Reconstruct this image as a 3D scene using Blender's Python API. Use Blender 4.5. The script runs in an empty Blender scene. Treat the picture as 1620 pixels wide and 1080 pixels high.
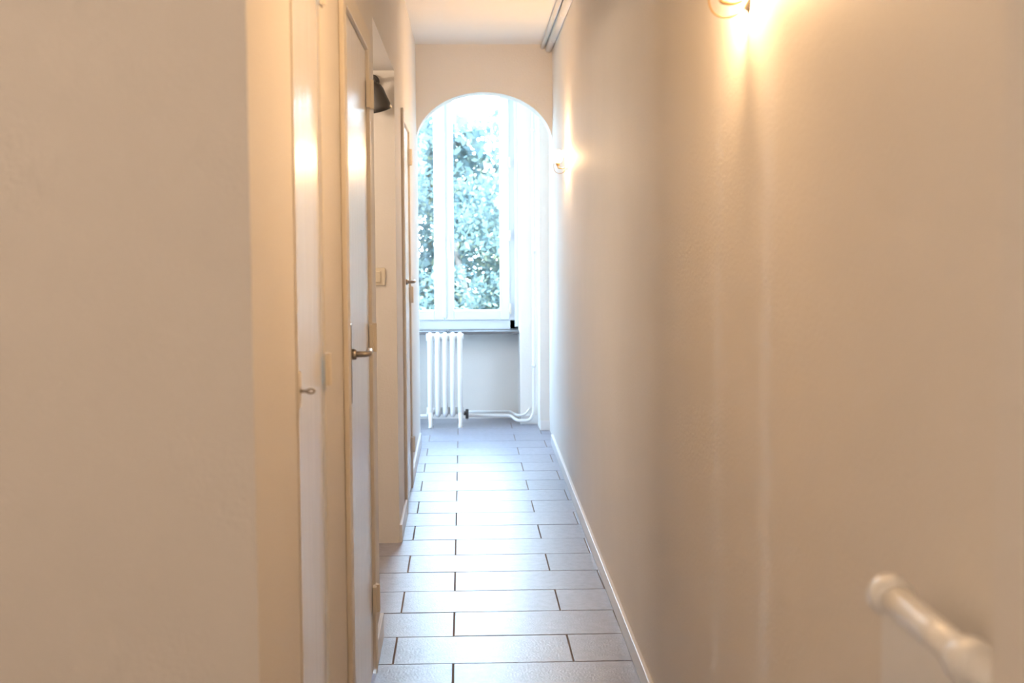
import bpy, bmesh, math, random
import numpy as np
from mathutils import Vector, Matrix
random.seed(4); rng=np.random.default_rng(4)
scene=bpy.context.scene
try:
    scene.view_settings.view_transform='Standard'
    scene.view_settings.look='None'
    scene.view_settings.exposure=0.0
except Exception as e: print(e)

# ---------------- materials ----------------
def new_mat(name):
    m=bpy.data.materials.new(name); m.use_nodes=True
    nt=m.node_tree; return m,nt,nt.nodes['Principled BSDF']
def paint(name,col,rough=.6,bump=.1,scale=60,var=.04,spec=.5,stretch=(1,1,1),dist=.01):
    m,nt,b=new_mat(name)
    tc=nt.nodes.new('ShaderNodeTexCoord'); mp=nt.nodes.new('ShaderNodeMapping')
    mp.inputs['Scale'].default_value=stretch
    nt.links.new(tc.outputs['Object'],mp.inputs[0])
    n=nt.nodes.new('ShaderNodeTexNoise'); n.inputs['Scale'].default_value=scale; n.inputs['Detail'].default_value=4
    n2=nt.nodes.new('ShaderNodeTexNoise'); n2.inputs['Scale'].default_value=1.7; n2.inputs['Detail'].default_value=3
    nt.links.new(mp.outputs[0],n.inputs['Vector']); nt.links.new(mp.outputs[0],n2.inputs['Vector'])
    r=nt.nodes.new('ShaderNodeValToRGB')
    r.color_ramp.elements[0].position=.3; r.color_ramp.elements[1].position=.7
    r.color_ramp.elements[0].color=(*[c*(1-var) for c in col],1); r.color_ramp.elements[1].color=(*[min(1,c*(1+var)) for c in col],1)
    nt.links.new(n2.outputs['Fac'],r.inputs[0]); nt.links.new(r.outputs[0],b.inputs['Base Color'])
    bp=nt.nodes.new('ShaderNodeBump'); bp.inputs['Strength'].default_value=bump; bp.inputs['Distance'].default_value=dist
    nt.links.new(n.outputs['Fac'],bp.inputs['Height']); nt.links.new(bp.outputs[0],b.inputs['Normal'])
    b.inputs['Roughness'].default_value=rough
    b.inputs['Specular IOR Level'].default_value=spec
    return m
def metal(name,col,rough=.3):
    m,nt,b=new_mat(name); b.inputs['Base Color'].default_value=(*col,1); b.inputs['Metallic'].default_value=1
    n=nt.nodes.new('ShaderNodeTexNoise'); n.inputs['Scale'].default_value=40
    mr=nt.nodes.new('ShaderNodeMapRange'); mr.inputs[3].default_value=rough*.8; mr.inputs[4].default_value=rough*1.3
    nt.links.new(n.outputs['Fac'],mr.inputs[0]); nt.links.new(mr.outputs[0],b.inputs['Roughness'])
    return m
def emis(name,col,st):
    m,nt,b=new_mat(name); b.inputs['Base Color'].default_value=(*col,1)
    b.inputs['Emission Color'].default_value=(*col,1); b.inputs['Emission Strength'].default_value=st
    return m
M_wall=paint('wall_paint',(.85,.815,.77),.65,.16,110,.02,.3)
M_ceil=paint('ceiling_paint',(.88,.87,.86),.8,.1,60,.02)
M_gloss=paint('gloss_paint',(.87,.855,.84),.27,.35,7,.02,.5,(3,3,.6),.01)
M_frame=paint('cream_frame_paint',(.85,.79,.69),.5,.1,20,.02)
M_base=paint('baseboard_paint',(.88,.87,.86),.35,.1,30,.02)
M_win=paint('window_paint',(.76,.81,.87),.35,.05,30,.02)
M_rad=paint('radiator_enamel',(.88,.88,.87),.3,.1,60,.02)
M_pipe=paint('pipe_paint',(.82,.81,.80),.4,.1,60,.03)
M_slate=paint('slate_sill',(.14,.13,.13),.5,.3,50,.2)
M_blk=paint('black_metal',(.06,.055,.05),.4,.05,60,.1)
M_grout=paint('grout',(.27,.21,.18),.9,.4,150,.15)
M_nickel=metal('brushed_nickel',(.45,.42,.38),.3)
M_brass=metal('brass',(.72,.5,.25),.3)
M_plastic=paint('switch_plastic',(.8,.72,.58),.4,.02,30,.01)
M_bark=paint('bark',(.15,.12,.10),.9,.6,15,.3)
M_grass=paint('grass',(.08,.13,.05),.9,.6,15,.3)
M_bulb=emis('bulb_glow',(1,.62,.31),1950)
M_fill=emis('fill_glow',(1,.77,.57),43)  # glow of the added fill lamp behind the camera
M_fill2=emis('fill_glow_small',(1,.78,.58),58)  # glow of the added fill lamp in the side passage
M_shade,nt,b=new_mat('frosted_shade'); out=nt.nodes['Material Output']
tr=nt.nodes.new('ShaderNodeBsdfTransparent'); tl=nt.nodes.new('ShaderNodeBsdfTranslucent'); mx=nt.nodes.new('ShaderNodeMixShader')
tl.inputs[0].default_value=(.95,.9,.8,1); mx.inputs[0].default_value=.3
nt.links.new(tr.outputs[0],mx.inputs[1]); nt.links.new(tl.outputs[0],mx.inputs[2]); nt.links.new(mx.outputs[0],out.inputs[0])
M_glass,nt,b=new_mat('window_glass'); out=nt.nodes['Material Output']
tr=nt.nodes.new('ShaderNodeBsdfTransparent'); tr.inputs[0].default_value=(.95,.98,1,1)
gl=nt.nodes.new('ShaderNodeBsdfGlossy'); gl.inputs['Roughness'].default_value=.02
mx=nt.nodes.new('ShaderNodeMixShader'); mx.inputs[0].default_value=.06
nt.links.new(tr.outputs[0],mx.inputs[1]); nt.links.new(gl.outputs[0],mx.inputs[2]); nt.links.new(mx.outputs[0],out.inputs[0])
# tile
M_tile,nt,b=new_mat('floor_tile')
tc=nt.nodes.new('ShaderNodeTexCoord'); g=nt.nodes.new('ShaderNodeNewGeometry')
n=nt.nodes.new('ShaderNodeTexNoise'); n.inputs['Scale'].default_value=28; n.inputs['Detail'].default_value=8; n.inputs['Roughness'].default_value=.7
nt.links.new(tc.outputs['Object'],n.inputs['Vector'])
r=nt.nodes.new('ShaderNodeValToRGB'); r.color_ramp.elements[0].position=.3; r.color_ramp.elements[1].position=.7
r.color_ramp.elements[0].color=(.21,.215,.28,1); r.color_ramp.elements[1].color=(.34,.345,.43,1)
nt.links.new(n.outputs['Fac'],r.inputs[0])
mr=nt.nodes.new('ShaderNodeMapRange'); mr.inputs[3].default_value=.92; mr.inputs[4].default_value=1.06
nt.links.new(g.outputs['Random Per Island'],mr.inputs[0])
hs=nt.nodes.new('ShaderNodeHueSaturation'); nt.links.new(mr.outputs[0],hs.inputs['Value']); nt.links.new(r.outputs[0],hs.inputs['Color'])
nt.links.new(hs.outputs[0],b.inputs['Base Color'])
v=nt.nodes.new('ShaderNodeTexNoise'); v.inputs['Scale'].default_value=130; v.inputs['Detail'].default_value=3
nt.links.new(tc.outputs['Object'],v.inputs['Vector'])
bp=nt.nodes.new('ShaderNodeBump'); bp.inputs['Strength'].default_value=.35; bp.inputs['Distance'].default_value=.004
nt.links.new(v.outputs['Fac'],bp.inputs['Height']); nt.links.new(bp.outputs[0],b.inputs['Normal'])
b.inputs['Roughness'].default_value=.37; b.inputs['Specular IOR Level'].default_value=1.0
b.inputs['Coat Weight'].default_value=.35; b.inputs['Coat Roughness'].default_value=.3
# leaf, with the pale bluish window haze mixed into its colours
M_leaf,nt,b=new_mat('leaf'); out=nt.nodes['Material Output']
g=nt.nodes.new('ShaderNodeNewGeometry'); r=nt.nodes.new('ShaderNodeValToRGB')
e=r.color_ramp.elements; e[0].color=(.07,.105,.105,1); e[1].color=(.32,.31,.18,1)
x=e.new(.45); x.color=(.115,.155,.15,1); x=e.new(.86); x.color=(.17,.21,.17,1)
nt.links.new(g.outputs['Random Per Island'],r.inputs[0])
df=nt.nodes.new('ShaderNodeBsdfDiffuse'); tl=nt.nodes.new('ShaderNodeBsdfTranslucent'); mx=nt.nodes.new('ShaderNodeMixShader'); mx.inputs[0].default_value=.45
nt.links.new(r.outputs[0],df.inputs[0]); nt.links.new(r.outputs[0],tl.inputs[0])
nt.links.new(df.outputs[0],mx.inputs[1]); nt.links.new(tl.outputs[0],mx.inputs[2]); nt.links.new(mx.outputs[0],out.inputs[0])

# ---------------- mesh helpers ----------------
def finish(bm,name,mat,parent=None,bevel=0,smooth=False,seg=2):
    bmesh.ops.recalc_face_normals(bm,faces=bm.faces)
    me=bpy.data.meshes.new(name); bm.to_mesh(me); bm.free()
    ob=bpy.data.objects.new(name,me); scene.collection.objects.link(ob); me.materials.append(mat)
    if smooth:
        for p in me.polygons: p.use_smooth=True
    if bevel>0:
        md=ob.modifiers.new('bevel','BEVEL'); md.width=bevel; md.segments=seg; md.limit_method='ANGLE'
    if parent: ob.parent=parent
    return ob
def box(bm,x0,x1,y0,y1,z0,z1,fx0=None,fx1=None):
    f0=fx0 or (lambda y:x0); f1=fx1 or (lambda y:x1)
    vs=[bm.verts.new(((f0(y) if i==0 else f1(y)),y,z)) for i in (0,1) for y in (y0,y1) for z in (z0,z1)]
    for f in ((0,1,3,2),(4,6,7,5),(0,4,5,1),(2,3,7,6),(0,2,6,4),(1,5,7,3)):
        bm.faces.new([vs[i] for i in f])
def boxes(name,mat,bl,parent=None,bevel=0):
    bm=bmesh.new()
    for b in bl: box(bm,*b)
    return finish(bm,name,mat,parent,bevel)
def tube(bm,pts,r,n=12,closed=False,caps=True):
    pts=[Vector(p) for p in pts]; N=len(pts)
    rs=r if isinstance(r,(list,tuple)) else [r]*N
    rings=[]; prev=None
    for i,p in enumerate(pts):
        if closed: t=(pts[(i+1)%N]-pts[i-1]).normalized()
        else:
            t=(pts[min(i+1,N-1)]-pts[max(i-1,0)]).normalized()
        if prev is None:
            up=Vector((0,0,1)) if abs(t.z)<.9 else Vector((1,0,0))
            if closed:
                up=(pts[1]-pts[0]).cross(pts[N//2]-pts[0]).normalized()
            u=(up-t*up.dot(t)).normalized()
        else: u=(prev-t*prev.dot(t)).normalized()
        prev=u; w=t.cross(u)
        rings.append([bm.verts.new(p+(u*math.cos(a)+w*math.sin(a))*rs[i]) for a in [2*math.pi*k/n for k in range(n)]])
    for i in range(N if closed else N-1):
        A=rings[i];B=rings[(i+1)%N]
        for k in range(n): bm.faces.new((A[k],A[(k+1)%n],B[(k+1)%n],B[k]))
    if caps and not closed:
        bm.faces.new(rings[0]); bm.faces.new(rings[-1])
def arcpts(path,rad=.05,n=6):
    P=[Vector(p) for p in path]; o=[P[0]]
    for i in range(1,len(P)-1):
        a=(P[i-1]-P[i]); b_=(P[i+1]-P[i]); d=min(rad,a.length*.45,b_.length*.45)
        s=P[i]+a.normalized()*d; e_=P[i]+b_.normalized()*d
        for k in range(n+1):
            t=k/n; o.append((1-t)**2*s+2*t*(1-t)*P[i]+t*t*e_)
    o.append(P[-1]); return o
def sphere(bm,c,r,sc=(1,1,1),seg=20):
    ret=bmesh.ops.create_uvsphere(bm,u_segments=seg,v_segments=seg//2,radius=r)
    for v in ret['verts']: v.co=Vector((v.co.x*sc[0],v.co.y*sc[1],v.co.z*sc[2]))+Vector(c)
def lathe(bm,prof,M,n=24):
    rings=[[bm.verts.new(M@Vector((r*math.cos(2*math.pi*k/n),r*math.sin(2*math.pi*k/n),z))) for k in range(n)] for r,z in prof]
    for i in range(len(rings)-1):
        for k in range(n): bm.faces.new((rings[i][k],rings[i][(k+1)%n],rings[i+1][(k+1)%n],rings[i+1][k]))
def empty(name,loc=(0,0,0)):
    e=bpy.data.objects.new(name,None); scene.collection.objects.link(e); e.empty_display_size=.1; return e

XL=-.30; CH=2.69; YA=9.06; YA2=9.26; H2=3.0
WR=lambda y:.568+.0088*(y-4.14)      # the corridor's right wall runs slightly out of parallel
XO=.76
LX=-3.3; LY=6.45
# ---------------- room shell ----------------
bm=bmesh.new(); g_=.0027
row0=4.342; RP=.305
for k in range(-19,21):
    y0=row0+k*RP; y1=y0+RP
    off=-.04 if k%2 else -.24
    for i in range(-6,4):
        x0=off+.6*i; x1=x0+.6
        a=max(x0,-3.3); c=min(x1,XO-.1)
        if c-a<.02: continue
        if y1>10.55: continue
        box(bm,a+g_,c-g_,y0+g_,y1-g_,-.012,random.uniform(-.0006,.0006))
finish(bm,'floor',M_tile,None,.0015)
boxes('floor_grout',M_grout,[(-3.42,XO,-1.42,10.62,-.10,-.003)])
bm=bmesh.new(); box(bm,0,XO,-1.3,YA2,0,CH,WR); finish(bm,'wall_right',M_wall)
XB=XL-.12
A0,A1=4.66,6.12
for b_ in [
 (XB,XL,1.92,2.41,0,CH),
 (XB,XL,2.41,2.91,2.45,CH),(XB,XL,2.91,3.42,0,CH),
 (XB,XL,3.42,4.26,2.0,CH),(XB,XL,4.26,A0,0,CH),
 (XB,XL,A0,A1,2.155,CH),(XB,XL,A1,6.80,0,CH),
 (XB,XL,6.80,7.50,2.0,CH),(XB,XL,7.50,YA2,0,CH)]:
    boxes('wall_left',M_wall,[b_])
boxes('wall_front_left',M_wall,[(-2.4,XB,1.92,2.04,0,CH)])
boxes('wall_back',M_wall,[(-2.4,XO,-1.42,-1.3,0,CH)])
boxes('wall_side_left',M_wall,[(-2.52,-2.4,-1.42,2.04,0,CH)])
boxes('ceiling',M_ceil,[(-2.52,XO,-1.42,2.04,CH,CH+.1),(XB,XO,2.04,YA2,CH,CH+.1)])
boxes('wall_alcove',M_wall,[(-1.5,XB,A1,A1+.12,0,2.155),(-1.5,XB,A0-.12,A0,0,2.155),(-1.62,-1.5,A0-.12,A1+.12,0,2.155)])
boxes('ceiling_alcove',M_ceil,[(-1.62,XB,A0-.12,A1+.12,2.155,2.255)])
bm=bmesh.new(); box(bm,.457,.6,.75,1.13,0,CH,None,WR); finish(bm,'trim_1',M_wall,None,.006)
bm=bmesh.new(); box(bm,0,0,1.13,YA,0,.066,lambda y:WR(y)-.016,WR); finish(bm,'baseboard_right',M_base,None,.003)
boxes('baseboard_left',M_base,[(XL,XL+.014,4.335,A0,0,.085),(XL,XL+.014,A1,6.72,0,.085),(XL,XL+.014,7.58,YA,0,.085),(XL,XL+.014,1.92,2.36,0,.085)],None,.003)
# arch wall
cx=.153; a_=.459; zs=2.03; bz=.345
bm=bmesh.new()
N=40
arc=[(cx-a_*math.cos(math.pi*k/N),zs+bz*math.sin(math.pi*k/N)) for k in range(N+1)]
F=[bm.verts.new((x,YA,z)) for x,z in arc];B=[bm.verts.new((x,YA2,z)) for x,z in arc]
TF=[bm.verts.new((x,YA,CH)) for x,z in arc];TB=[bm.verts.new((x,YA2,CH)) for x,z in arc]
for k in range(N):
    bm.faces.new((F[k],F[k+1],TF[k+1],TF[k])); bm.faces.new((B[k+1],B[k],TB[k],TB[k+1]))
    bm.faces.new((F[k+1],F[k],B[k],B[k+1])); bm.faces.new((TF[k],TF[k+1],TB[k+1],TB[k]))
finish(bm,'wall_arch',M_wall)
# --- end lobby, opening left into a bigger room, daylit by an added window
YW=10.40
boxes('wall_end',M_wall,[
 (LX,-.72,10.05,10.62,0,H2),
 (.43,.57,10.05,10.62,0,H2),
 (-.72,.43,YW,10.62,0,.70),
 (-.72,.43,10.05,10.62,2.80,H2)])
boxes('wall_lobby_right',M_wall,[(.56,XO,9.72,10.62,0,H2),(.63,XO,YA2,9.72,0,H2)])
W0,W1,Z0,Z1=7.2,8.9,.8,2.4
boxes('wall_lobby_left',M_wall,[(LX-.12,LX,LY,W0,0,H2),(LX-.12,LX,W1,10.62,0,H2),(LX-.12,LX,W0,W1,0,Z0),(LX-.12,LX,W0,W1,Z1,H2)])
boxes('wall_lobby_front',M_wall,[(LX-.12,XB,LY-.12,LY,0,H2)])
boxes('wall_lobby_header',M_wall,[(XB,XO,YA+.02,YA2,CH+.1,H2),(XB,XB+.1,LY,YA2,CH+.1,H2)])
boxes('ceiling_lobby',M_ceil,[(LX-.12,XO,YA,10.62,H2,H2+.1),(LX-.12,XB+.1,LY-.12,YA,H2,H2+.1)])
boxes('baseboard_end',M_base,[(.43,.56,10.035,10.05,0,.07),(.56,.63,9.705,9.72,0,.07)],None,.003)

# ---------------- windows ----------------
win=empty('window_1'); xl,xr=-.71,.43; cxw=(xl+xr)/2
Y0,Y1=10.34,10.41
boxes('outer_frame',M_win,[(xl,xl+.065,Y0,Y1,.70,2.80),(xr-.067,xr,Y0,Y1,.70,2.80),(xl,xr,Y0,Y1,.70,.775),(xl,xr,Y0,Y1,2.74,2.80)],win,.004)
for nm,xa,xb in (('sash_left',xl+.065,cxw-.002),('sash_right',cxw+.002,xr-.067)):
    boxes(nm,M_win,[(xa,xa+.072,Y0-.022,Y1-.02,.775,2.74),(xb-.072,xb,Y0-.022,Y1-.02,.775,2.74),
       (xa+.072,xb-.072,Y0-.022,Y1-.02,.775,.85),(xa+.072,xb-.072,Y0-.022,Y1-.02,2.67,2.74)],win,.006)
    boxes(nm+'_glass',M_glass,[(xa+.06,xb-.06,10.365,10.369,.84,2.68)],win)
boxes('meeting_strip',M_win,[(cxw-.016,cxw+.016,Y0-.034,Y0-.02,.79,2.73)],win,.006)
boxes('architrave',M_win,[(xr-.028,xr,Y0-.03,Y0,.72,2.80),(xl,xl+.028,Y0-.03,Y0,.72,2.80)],win,.004)
bm=bmesh.new()
for z in (.86,1.42,1.98,2.5): tube(bm,[(xr-.064,Y0-.03,z-.04),(xr-.064,Y0-.03,z+.04)],.009,10)
finish(bm,'hinges',M_plastic,win,0,True)
bm=bmesh.new(); box(bm,cxw+.022,cxw+.046,Y0-.036,Y0-.02,1.30,1.42); tube(bm,arcpts([(cxw+.034,Y0-.03,1.37),(cxw+.034,Y0-.07,1.37),(cxw+.034,Y0-.07,1.25)],.02),.008,10)
finish(bm,'window_handle',M_win,win,.002)
boxes('window_sill',M_slate,[(xl-.005,xr-.002,10.12,10.345,.678,.70)],win,.003)
boxes('sill_drip',M_pipe,[(xl,xr,10.41,10.66,.69,.72)],win)
def portal(w,h,loc,rot):
    pl=bpy.data.lights.new('window_portal','AREA'); pl.shape='RECTANGLE'; pl.size=w; pl.size_y=h; pl.cycles.is_portal=True
    po=bpy.data.objects.new('window_portal',pl); scene.collection.objects.link(po); po.location=loc; po.rotation_euler=rot
portal(1.14,2.1,(cxw,10.64,1.75),(-math.pi/2,0,0))
portal(Z1-Z0,W1-W0,(LX-.14,(W0+W1)/2,(Z0+Z1)/2),(0,-math.pi/2,0))
w2=empty('added_window'); xa,xb=LX-.10,LX-.04  # unseen window, added to brighten the lobby walls
ym=(W0+W1)/2
boxes('frame',M_win,[(xa,xb,W0,W0+.07,Z0,Z1),(xa,xb,W1-.07,W1,Z0,Z1),(xa,xb,W0+.07,W1-.07,Z0,Z0+.08),(xa,xb,W0+.07,W1-.07,Z1-.08,Z1),(xa,xb,ym-.05,ym+.05,Z0+.08,Z1-.08)],w2,.004)
boxes('glass',M_glass,[(LX-.072,LX-.068,W0+.05,W1-.05,Z0+.05,Z1-.05)],w2)

# ---------------- doors ----------------
d=empty('door_1')
boxes('leaf',M_gloss,[(XL-.032,XL-.004,2.425,2.895,.012,2.43)],d,.004)
boxes('casing',M_frame,[(XL-.05,XL+.003,2.412,2.422,0,2.449),(XL-.05,XL+.003,2.898,2.908,0,2.449),(XL-.05,XL+.003,2.42,2.90,2.437,2.449)],d,.002)
bm=bmesh.new()
for z in (.35,1.12,1.93): tube(bm,[(XL+.008,2.90,z-.035),(XL+.008,2.90,z+.035)],.008,12); box(bm,XL+.002,XL+.007,2.88,2.935,z-.035,z+.035)
finish(bm,'hinges',M_frame,d,.001)
bm=bmesh.new(); kz=1.12; ky=2.48
tube(bm,[(XL-.006,ky,kz),(XL+.016,ky,kz)],.003,10)
lathe(bm,[(0,0),(.008,0),(.008,.003),(0,.003)],Matrix.Translation((XL-.004,ky,kz))@Matrix.Rotation(math.pi/2,4,'Y'))
tube(bm,[(XL+.018+.007*math.cos(a),ky+.003*math.cos(a),kz+.004*math.sin(a)) for a in [2*math.pi*k/16 for k in range(16)]],.002,8,True)
finish(bm,'key',M_nickel,d,0,True)
boxes('key_plate',M_frame,[(XL-.006,XL-.001,ky-.015,ky+.015,kz-.03,kz+.035)],d,.001)
def door(name,ya,yb,ztop,hz):
    d=empty(name)
    boxes('leaf',M_gloss,[(XL-.04,XL+.004,ya+.012,yb-.012,.012,ztop-.014)],d,.004)
    cw=.065
    boxes('casing',M_frame,[(XL+.0005,XL+.014,ya-cw,ya+.01,0,ztop+.05),(XL+.0005,XL+.014,yb-.01,yb+cw,0,ztop+.05),(XL+.0005,XL+.014,ya+.01,yb-.01,ztop-.012,ztop+.05),
       (XL-.07,XL+.0005,ya+.001,ya+.01,0,ztop-.001),(XL-.07,XL+.0005,yb-.01,yb-.001,0,ztop-.001),(XL-.07,XL+.0005,ya+.01,yb-.01,ztop-.012,ztop-.001)],d,.003)
    bm=bmesh.new()
    for z in (.25,1.09,1.85):
        tube(bm,[(XL+.02,yb-.012,z-.045),(XL+.02,yb-.012,z+.045)],.008,12); box(bm,XL+.006,XL+.018,yb-.045,yb+.02,z-.042,z+.042)
    finish(bm,'hinges',M_frame,d,.001)
    hy=ya+.085
    boxes('escutcheon',M_nickel,[(XL+.004,XL+.011,hy-.02,hy+.02,hz-.13,hz+.08)],d,.004)
    bm=bmesh.new()
    tube(bm,[(XL+.01,hy,hz),(XL+.022,hy,hz)],.014,16)
    tube(bm,arcpts([(XL+.01,hy,hz),(XL+.054,hy,hz),(XL+.053,hy+.06,hz+.004),(XL+.048,hy+.115,hz-.002)],.018),.008,14)
    sphere(bm,(XL+.048,hy+.115,hz-.002),.009)
    finish(bm,'lever_handle',M_nickel,d,0,True)
door('door_2',3.42,4.26,2.0,1.10)
door('door_3',6.80,7.50,2.0,1.18)

sw=empty('light_switch')
boxes('plate',M_plastic,[(-.43,-.35,A1-.01,A1,1.19,1.27)],sw,.003)
boxes('rocker',M_plastic,[(-.41,-.37,A1-.017,A1-.009,1.205,1.255)],sw,.003)
# spotlight
sp=empty('spot_lamp')
bm=bmesh.new()
L=Vector((-.370,A1-.09,2.03))
Mh=Matrix.Translation(L)@Matrix.Rotation(math.radians(-16),4,'Y')@Matrix.Rotation(math.radians(14),4,'X')
lathe(bm,[(0,.065),(.012,.065),(.016,.058),(.028,.048),(.036,.03),(.040,0),(.046,-.035),(.049,-.062),(.045,-.06),(.036,-.01),(0,0)],Mh,28)
finish(bm,'shade',M_blk,sp,0,True)
bm=bmesh.new(); lathe(bm,[(0,-.05),(.02,-.045),(.026,-.025),(.018,-.005),(0,0)],Mh,20); finish(bm,'bulb',M_plastic,sp,0,True)
bm=bmesh.new(); tube(bm,arcpts([(-.395,A1,2.105),(-.395,A1-.06,2.105),(-.385,A1-.08,2.115),(-.375,A1-.085,2.09)],.02),.009,12)
lathe(bm,[(0,0),(.030,0),(.030,.02),(0,.02)],Matrix.Translation((-.395,A1,2.105))@Matrix.Rotation(math.pi/2,4,'X'),24)
finish(bm,'bracket',M_blk,sp,0,True)

# ---------------- sconces ----------------
def sconce(y,z):
    s=empty('wall_sconce'); XR=WR(y); o=.055
    bm=bmesh.new()
    lathe(bm,[(0,0),(.022,0),(.021,.006),(.012,.010),(0,.011)],Matrix.Translation((XR,y,z-.025))@Matrix.Rotation(-math.pi/2,4,'Y'),28)
    finish(bm,'wall_plate',M_frame,s,0,True)
    bm=bmesh.new()
    tube(bm,arcpts([(XR-.008,y,z-.025),(XR-.03,y,z-.034),(XR-o,y,z-.03),(XR-o,y,z-.015)],.015),.0035,10)
    lathe(bm,[(0,-.02),(.008,-.02),(.012,-.008),(.014,0),(0,0)],Matrix.Translation((XR-o,y,z)),20)
    finish(bm,'bracket',M_brass,s,0,True)
    bm=bmesh.new(); sphere(bm,(XR-o,y,z+.032),.016,(1,1,1.5)); tube(bm,[(XR-o,y,z),(XR-o,y,z+.02)],.008,12)
    finish(bm,'bulb',M_bulb,s,0,True)
    bm=bmesh.new(); n=36
    prof=[(.012,-.002),(.024,.010),(.029,.030),(.029,.045),(.037,.066)]
    rings=[]
    for r,h in prof:
        rings.append([bm.verts.new((XR-o+(r*(1+.06*math.cos(9*t)*(h>0.01)))*math.cos(t)*.95,y+r*(1+.06*math.cos(9*t)*(h>.01))*math.sin(t),z+h+(.004*math.cos(9*t) if h>.06 else 0))) for t in [2*math.pi*k/n for k in range(n)]])
    for i in range(len(rings)-1):
        for k in range(n): bm.faces.new((rings[i][k],rings[i][(k+1)%n],rings[i+1][(k+1)%n],rings[i+1][k]))
    finish(bm,'glass_shade',M_shade,s,0,True)
    bm=bmesh.new()
    tube(bm,[(XR-.045+.035*math.cos(t)*(1-.15*math.sin(t)),y-.02+.012*math.sin(2*t),z-.014+.048*math.sin(t)) for t in [math.pi*.9+ math.pi*1.05*k/18 for k in range(19)]],.0018,8)
    finish(bm,'wire',M_brass,s,0,True)
sconce(2.60,1.880); sconce(7.60,1.825)

# ---------------- ceiling corner pipes ----------------
p=empty('ceiling_pipe')
bm=bmesh.new()
for dx,dz,r in ((.024,.034,.022),(.064,.020,.013)):
    tube(bm,[(WR(1.9)-dx,1.9,CH-dz),(WR(YA)-dx,YA,CH-dz)],r,16)
finish(bm,'pipe_run',M_pipe,p,0,True)
bm=bmesh.new()
for y in (3,4.6,6.2,7.6,8.6): tube(bm,[(WR(y)-.024,y-.012,CH-.034),(WR(y)-.024,y+.012,CH-.034)],.0235,16)
finish(bm,'clips',M_pipe,p,0,True)

# ---------------- far radiator ----------------
rd=empty('radiator')
bm=bmesh.new(); nsec=5; x0=-.268; pitch=.0555
yc=9.95; dy=.055; zt=.705; zb=.09
for i in range(nsec):
    x=x0+.024+i*pitch
    loop=[]
    for k in range(9):
        t=math.pi*k/8; loop.append((x,yc-dy*math.cos(t),zt-.045+.03*math.sin(t)))
    for k in range(9):
        t=math.pi*k/8; loop.append((x,yc+dy*math.cos(t),zb+.03-.03*math.sin(t)))
    tube(bm,loop,.0185,12,True)
    tube(bm,[(x,yc,zb),(x,yc,zt-.02)],.015,10)
for z in (zt-.035,zb+.03):
    tube(bm,[(x0-.004,yc,z),(x0+.27+.004,yc,z)],.026,16)
for x in (x0+.024,x0+.024+4*pitch):
    for y in (yc-dy,yc+dy): tube(bm,[(x,y,zb+.03),(x,y,.012),(x,y,0)],[.017,.013,.019],12)
finish(bm,'columns',M_rad,rd,0,True)
bm=bmesh.new(); tube(bm,[(x0+.27,yc,.10),(x0+.30,yc,.10)],.016,12); tube(bm,[(x0+.295,yc,.06),(x0+.295,yc,.13)],.012,12)
tube(bm,[(x0+.10,yc+.01,.70),(x0+.17,yc+.01,.715)],.006,8)
finish(bm,'valve',M_blk,rd,0,True)
hp=empty('heating_pipe')
bm=bmesh.new()
tube(bm,arcpts([(x0+.295,9.95,.06),(x0+.295,10.02,.075),(.36,10.02,.07),(.40,9.99,.035),(.50,9.98,.035),(.53,9.98,.10),(.53,9.98,2.99)],.05),.012,12)
tube(bm,arcpts([(x0+.30,10.35,.06),(.36,10.35,.06),(.40,10.0,.075),(.46,10.00,.075),(.50,10.03,.12),(.50,10.06,.12)],.04),.009,12)
tube(bm,[(-1.65,10.03,.075),(x0,10.03,.075),(x0,10.0,.10)],.011,12)
finish(bm,'pipes',M_pipe,hp,0,True)
bm=bmesh.new()
for z in (.45,1.3,2.2): tube(bm,[(.53,9.98,z-.012),(.53,9.98,z+.012)],.016,12)
finish(bm,'clips',M_pipe,hp,0,True)

# ---------------- near radiator ----------------
nr=empty('radiator')
bm=bmesh.new(); xc=.484; zt=1.014
ya_,yb_=1.15,1.485
def coll(z):
    tube(bm,[(xc,ya_,z),(xc,yb_,z)],.0175,20)
    for y in (1.235,): tube(bm,[(xc,y-.024,z),(xc,y-.017,z),(xc,y+.017,z),(xc,y+.024,z)],[.0175,.0245,.0245,.0175],20)
    tube(bm,[(xc,yb_-.026,z),(xc,yb_-.018,z),(xc,yb_+.006,z),(xc,yb_+.013,z)],[.0175,.0245,.0245,.016],24)
coll(zt-.022); coll(.17)
finish(bm,'collectors',M_rad,nr,0,True)
bm=bmesh.new()
y=ya_+.012
while y<yb_-.03:
    tube(bm,[(xc,y,.17),(xc,y,zt-.02)],.0145,12); y+=.030
for y in (ya_+.04,yb_-.05): tube(bm,[(xc,y,.17),(xc,y,.03),(xc,y,0)],[.012,.012,.020],12)
finish(bm,'columns',M_rad,nr,0,True)
boxes('front_panel',M_rad,[(xc-.0147,xc+.010,ya_+.005,yb_-.015,.18,zt-.025)],nr,.005)
bm=bmesh.new()
for z in (.3,.85): tube(bm,[(xc,yb_-.08,z),(WR(1.4),yb_-.08,z)],.008,10)
finish(bm,'wall_brackets',M_rad,nr,0,True)

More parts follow.
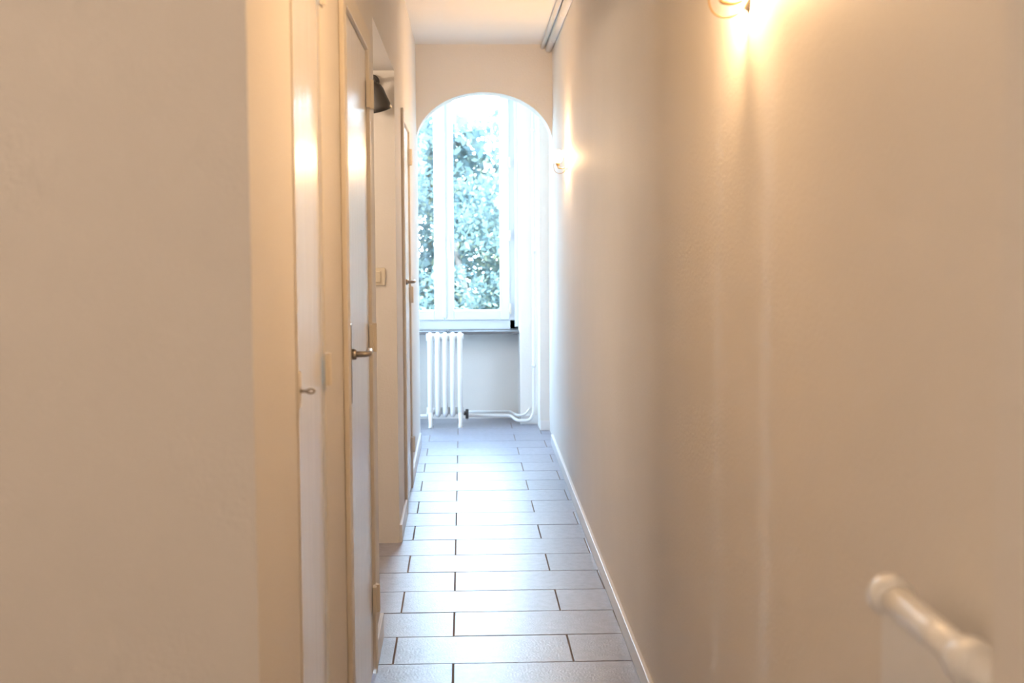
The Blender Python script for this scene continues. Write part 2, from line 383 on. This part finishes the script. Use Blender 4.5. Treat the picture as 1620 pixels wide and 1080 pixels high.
# ---------------- added fill lamps, out of view (camera room, side passage) ----------------
cl=empty('added_fill_lamp')  # unseen lamp, added as ambient light for the near walls
bm=bmesh.new(); sphere(bm,(-1.1,.1,2.48),.14,(1,1,1),28); finish(bm,'globe',M_fill,cl,0,True)
bm=bmesh.new(); lathe(bm,[(0,2.60),(.06,2.61),(.07,2.67),(.07,CH),(0,CH)],Matrix.Translation((-1.1,.1,0)),24); finish(bm,'canopy',M_brass,cl,0,True)
cl=empty('added_fill_lamp')  # unseen lamp, added to lift the dark stretch of right wall
bm=bmesh.new(); sphere(bm,(-1.1,5.35,2.03),.09,(1,1,1),28); finish(bm,'globe',M_fill2,cl,0,True)
bm=bmesh.new(); lathe(bm,[(0,2.10),(.04,2.11),(.05,2.14),(.05,2.155),(0,2.155)],Matrix.Translation((-1.1,5.35,0)),24); finish(bm,'canopy',M_brass,cl,0,True)

# ---------------- garden ----------------
boxes('garden_ground',M_grass,[(-14,14,10.8,34,-1.3,-1.2)])
tree=empty('garden_tree')
def leaves(name,n,clumps,size):
    C=np.array(clumps); idx=rng.integers(0,len(C),n)
    d=rng.normal(size=(n,3)); d/=np.linalg.norm(d,axis=1)[:,None]
    P=C[idx,:3]+d*(C[idx,3]*rng.uniform(.3,1,n)**.5)[:,None]
    u=rng.normal(size=(n,3)); u/=np.linalg.norm(u,axis=1)[:,None]
    w=np.cross(u,rng.normal(size=(n,3))); w/=np.linalg.norm(w,axis=1)[:,None]
    s=rng.uniform(.6,1.2,n)[:,None]*size
    V=np.stack([P-u*s,P+w*s*.5-u*s*.1,P+u*s,P-w*s*.5-u*s*.1],1).reshape(-1,3)
    F=np.arange(4*n).reshape(-1,4)
    me=bpy.data.meshes.new(name); me.from_pydata(V.tolist(),[],F.tolist()); me.materials.append(M_leaf)
    o=bpy.data.objects.new(name,me); scene.collection.objects.link(o); o.parent=tree
cl_=[]
for i in range(210):
    x=random.uniform(-3.0,2.4); z=random.uniform(-1.0,3.2)
    if z>2.4 and -.5<x<.6 : continue
    y=random.uniform(14.2,16.4)
    cl_.append((x,y,z,random.uniform(.28,.5)))
leaves('foliage',80000,cl_,.042)
cl2=[(random.uniform(-4,3),random.uniform(17.2,18.6),random.uniform(-1,2.7),random.uniform(.4,.7)) for i in range(190)]
leaves('foliage_back',60000,cl2,.08)
bm=bmesh.new()
for i in range(7):
    x=-2.5+i*.85
    tube(bm,[(x,15.4,-1.2),(x+.1,15.4,.3),(x+random.uniform(-.4,.4),15.5,2.2)],[.07,.05,.015],10)
finish(bm,'branches',M_bark,tree,0,True)

# ---------------- lights ----------------
sun=bpy.data.lights.new('sun','SUN'); sun.energy=9.0; sun.angle=math.radians(2); sun.color=(1,.95,.85)
so=bpy.data.objects.new('sun',sun); scene.collection.objects.link(so)
so.rotation_euler=Vector((-.55,.5,-.75)).to_track_quat('-Z','Y').to_euler()
w=bpy.data.worlds.new('world'); scene.world=w; w.use_nodes=True
bg=w.node_tree.nodes['Background']
wt=w.node_tree; tc=wt.nodes.new('ShaderNodeTexCoord'); sx=wt.nodes.new('ShaderNodeSeparateXYZ'); rr=wt.nodes.new('ShaderNodeValToRGB')
wt.links.new(tc.outputs['Generated'],sx.inputs[0]); wt.links.new(sx.outputs['Z'],rr.inputs[0]); wt.links.new(rr.outputs[0],bg.inputs[0])
rr.color_ramp.elements[0].color=(.68,.85,1,1); rr.color_ramp.elements[1].color=(.42,.68,1,1)
bg.inputs[1].default_value=37

# ---------------- camera ----------------
F_=2120.
cam=bpy.data.cameras.new('camera'); cam.sensor_width=36; cam.lens=36*F_/1620
co=bpy.data.objects.new('camera',cam); scene.collection.objects.link(co); scene.camera=co
yaw=math.atan(78/F_); pitch_=math.atan(163/F_)
R=Matrix.Rotation(-yaw,4,'Z')@Matrix.Rotation(math.pi/2-pitch_,4,'X')@Matrix.Rotation(-.005,4,'Z')
co.matrix_world=Matrix.Translation((0,0,1.4))@R
cam.clip_start=.05
cam.dof.use_dof=True; cam.dof.focus_distance=5.5; cam.dof.aperture_fstop=4.5
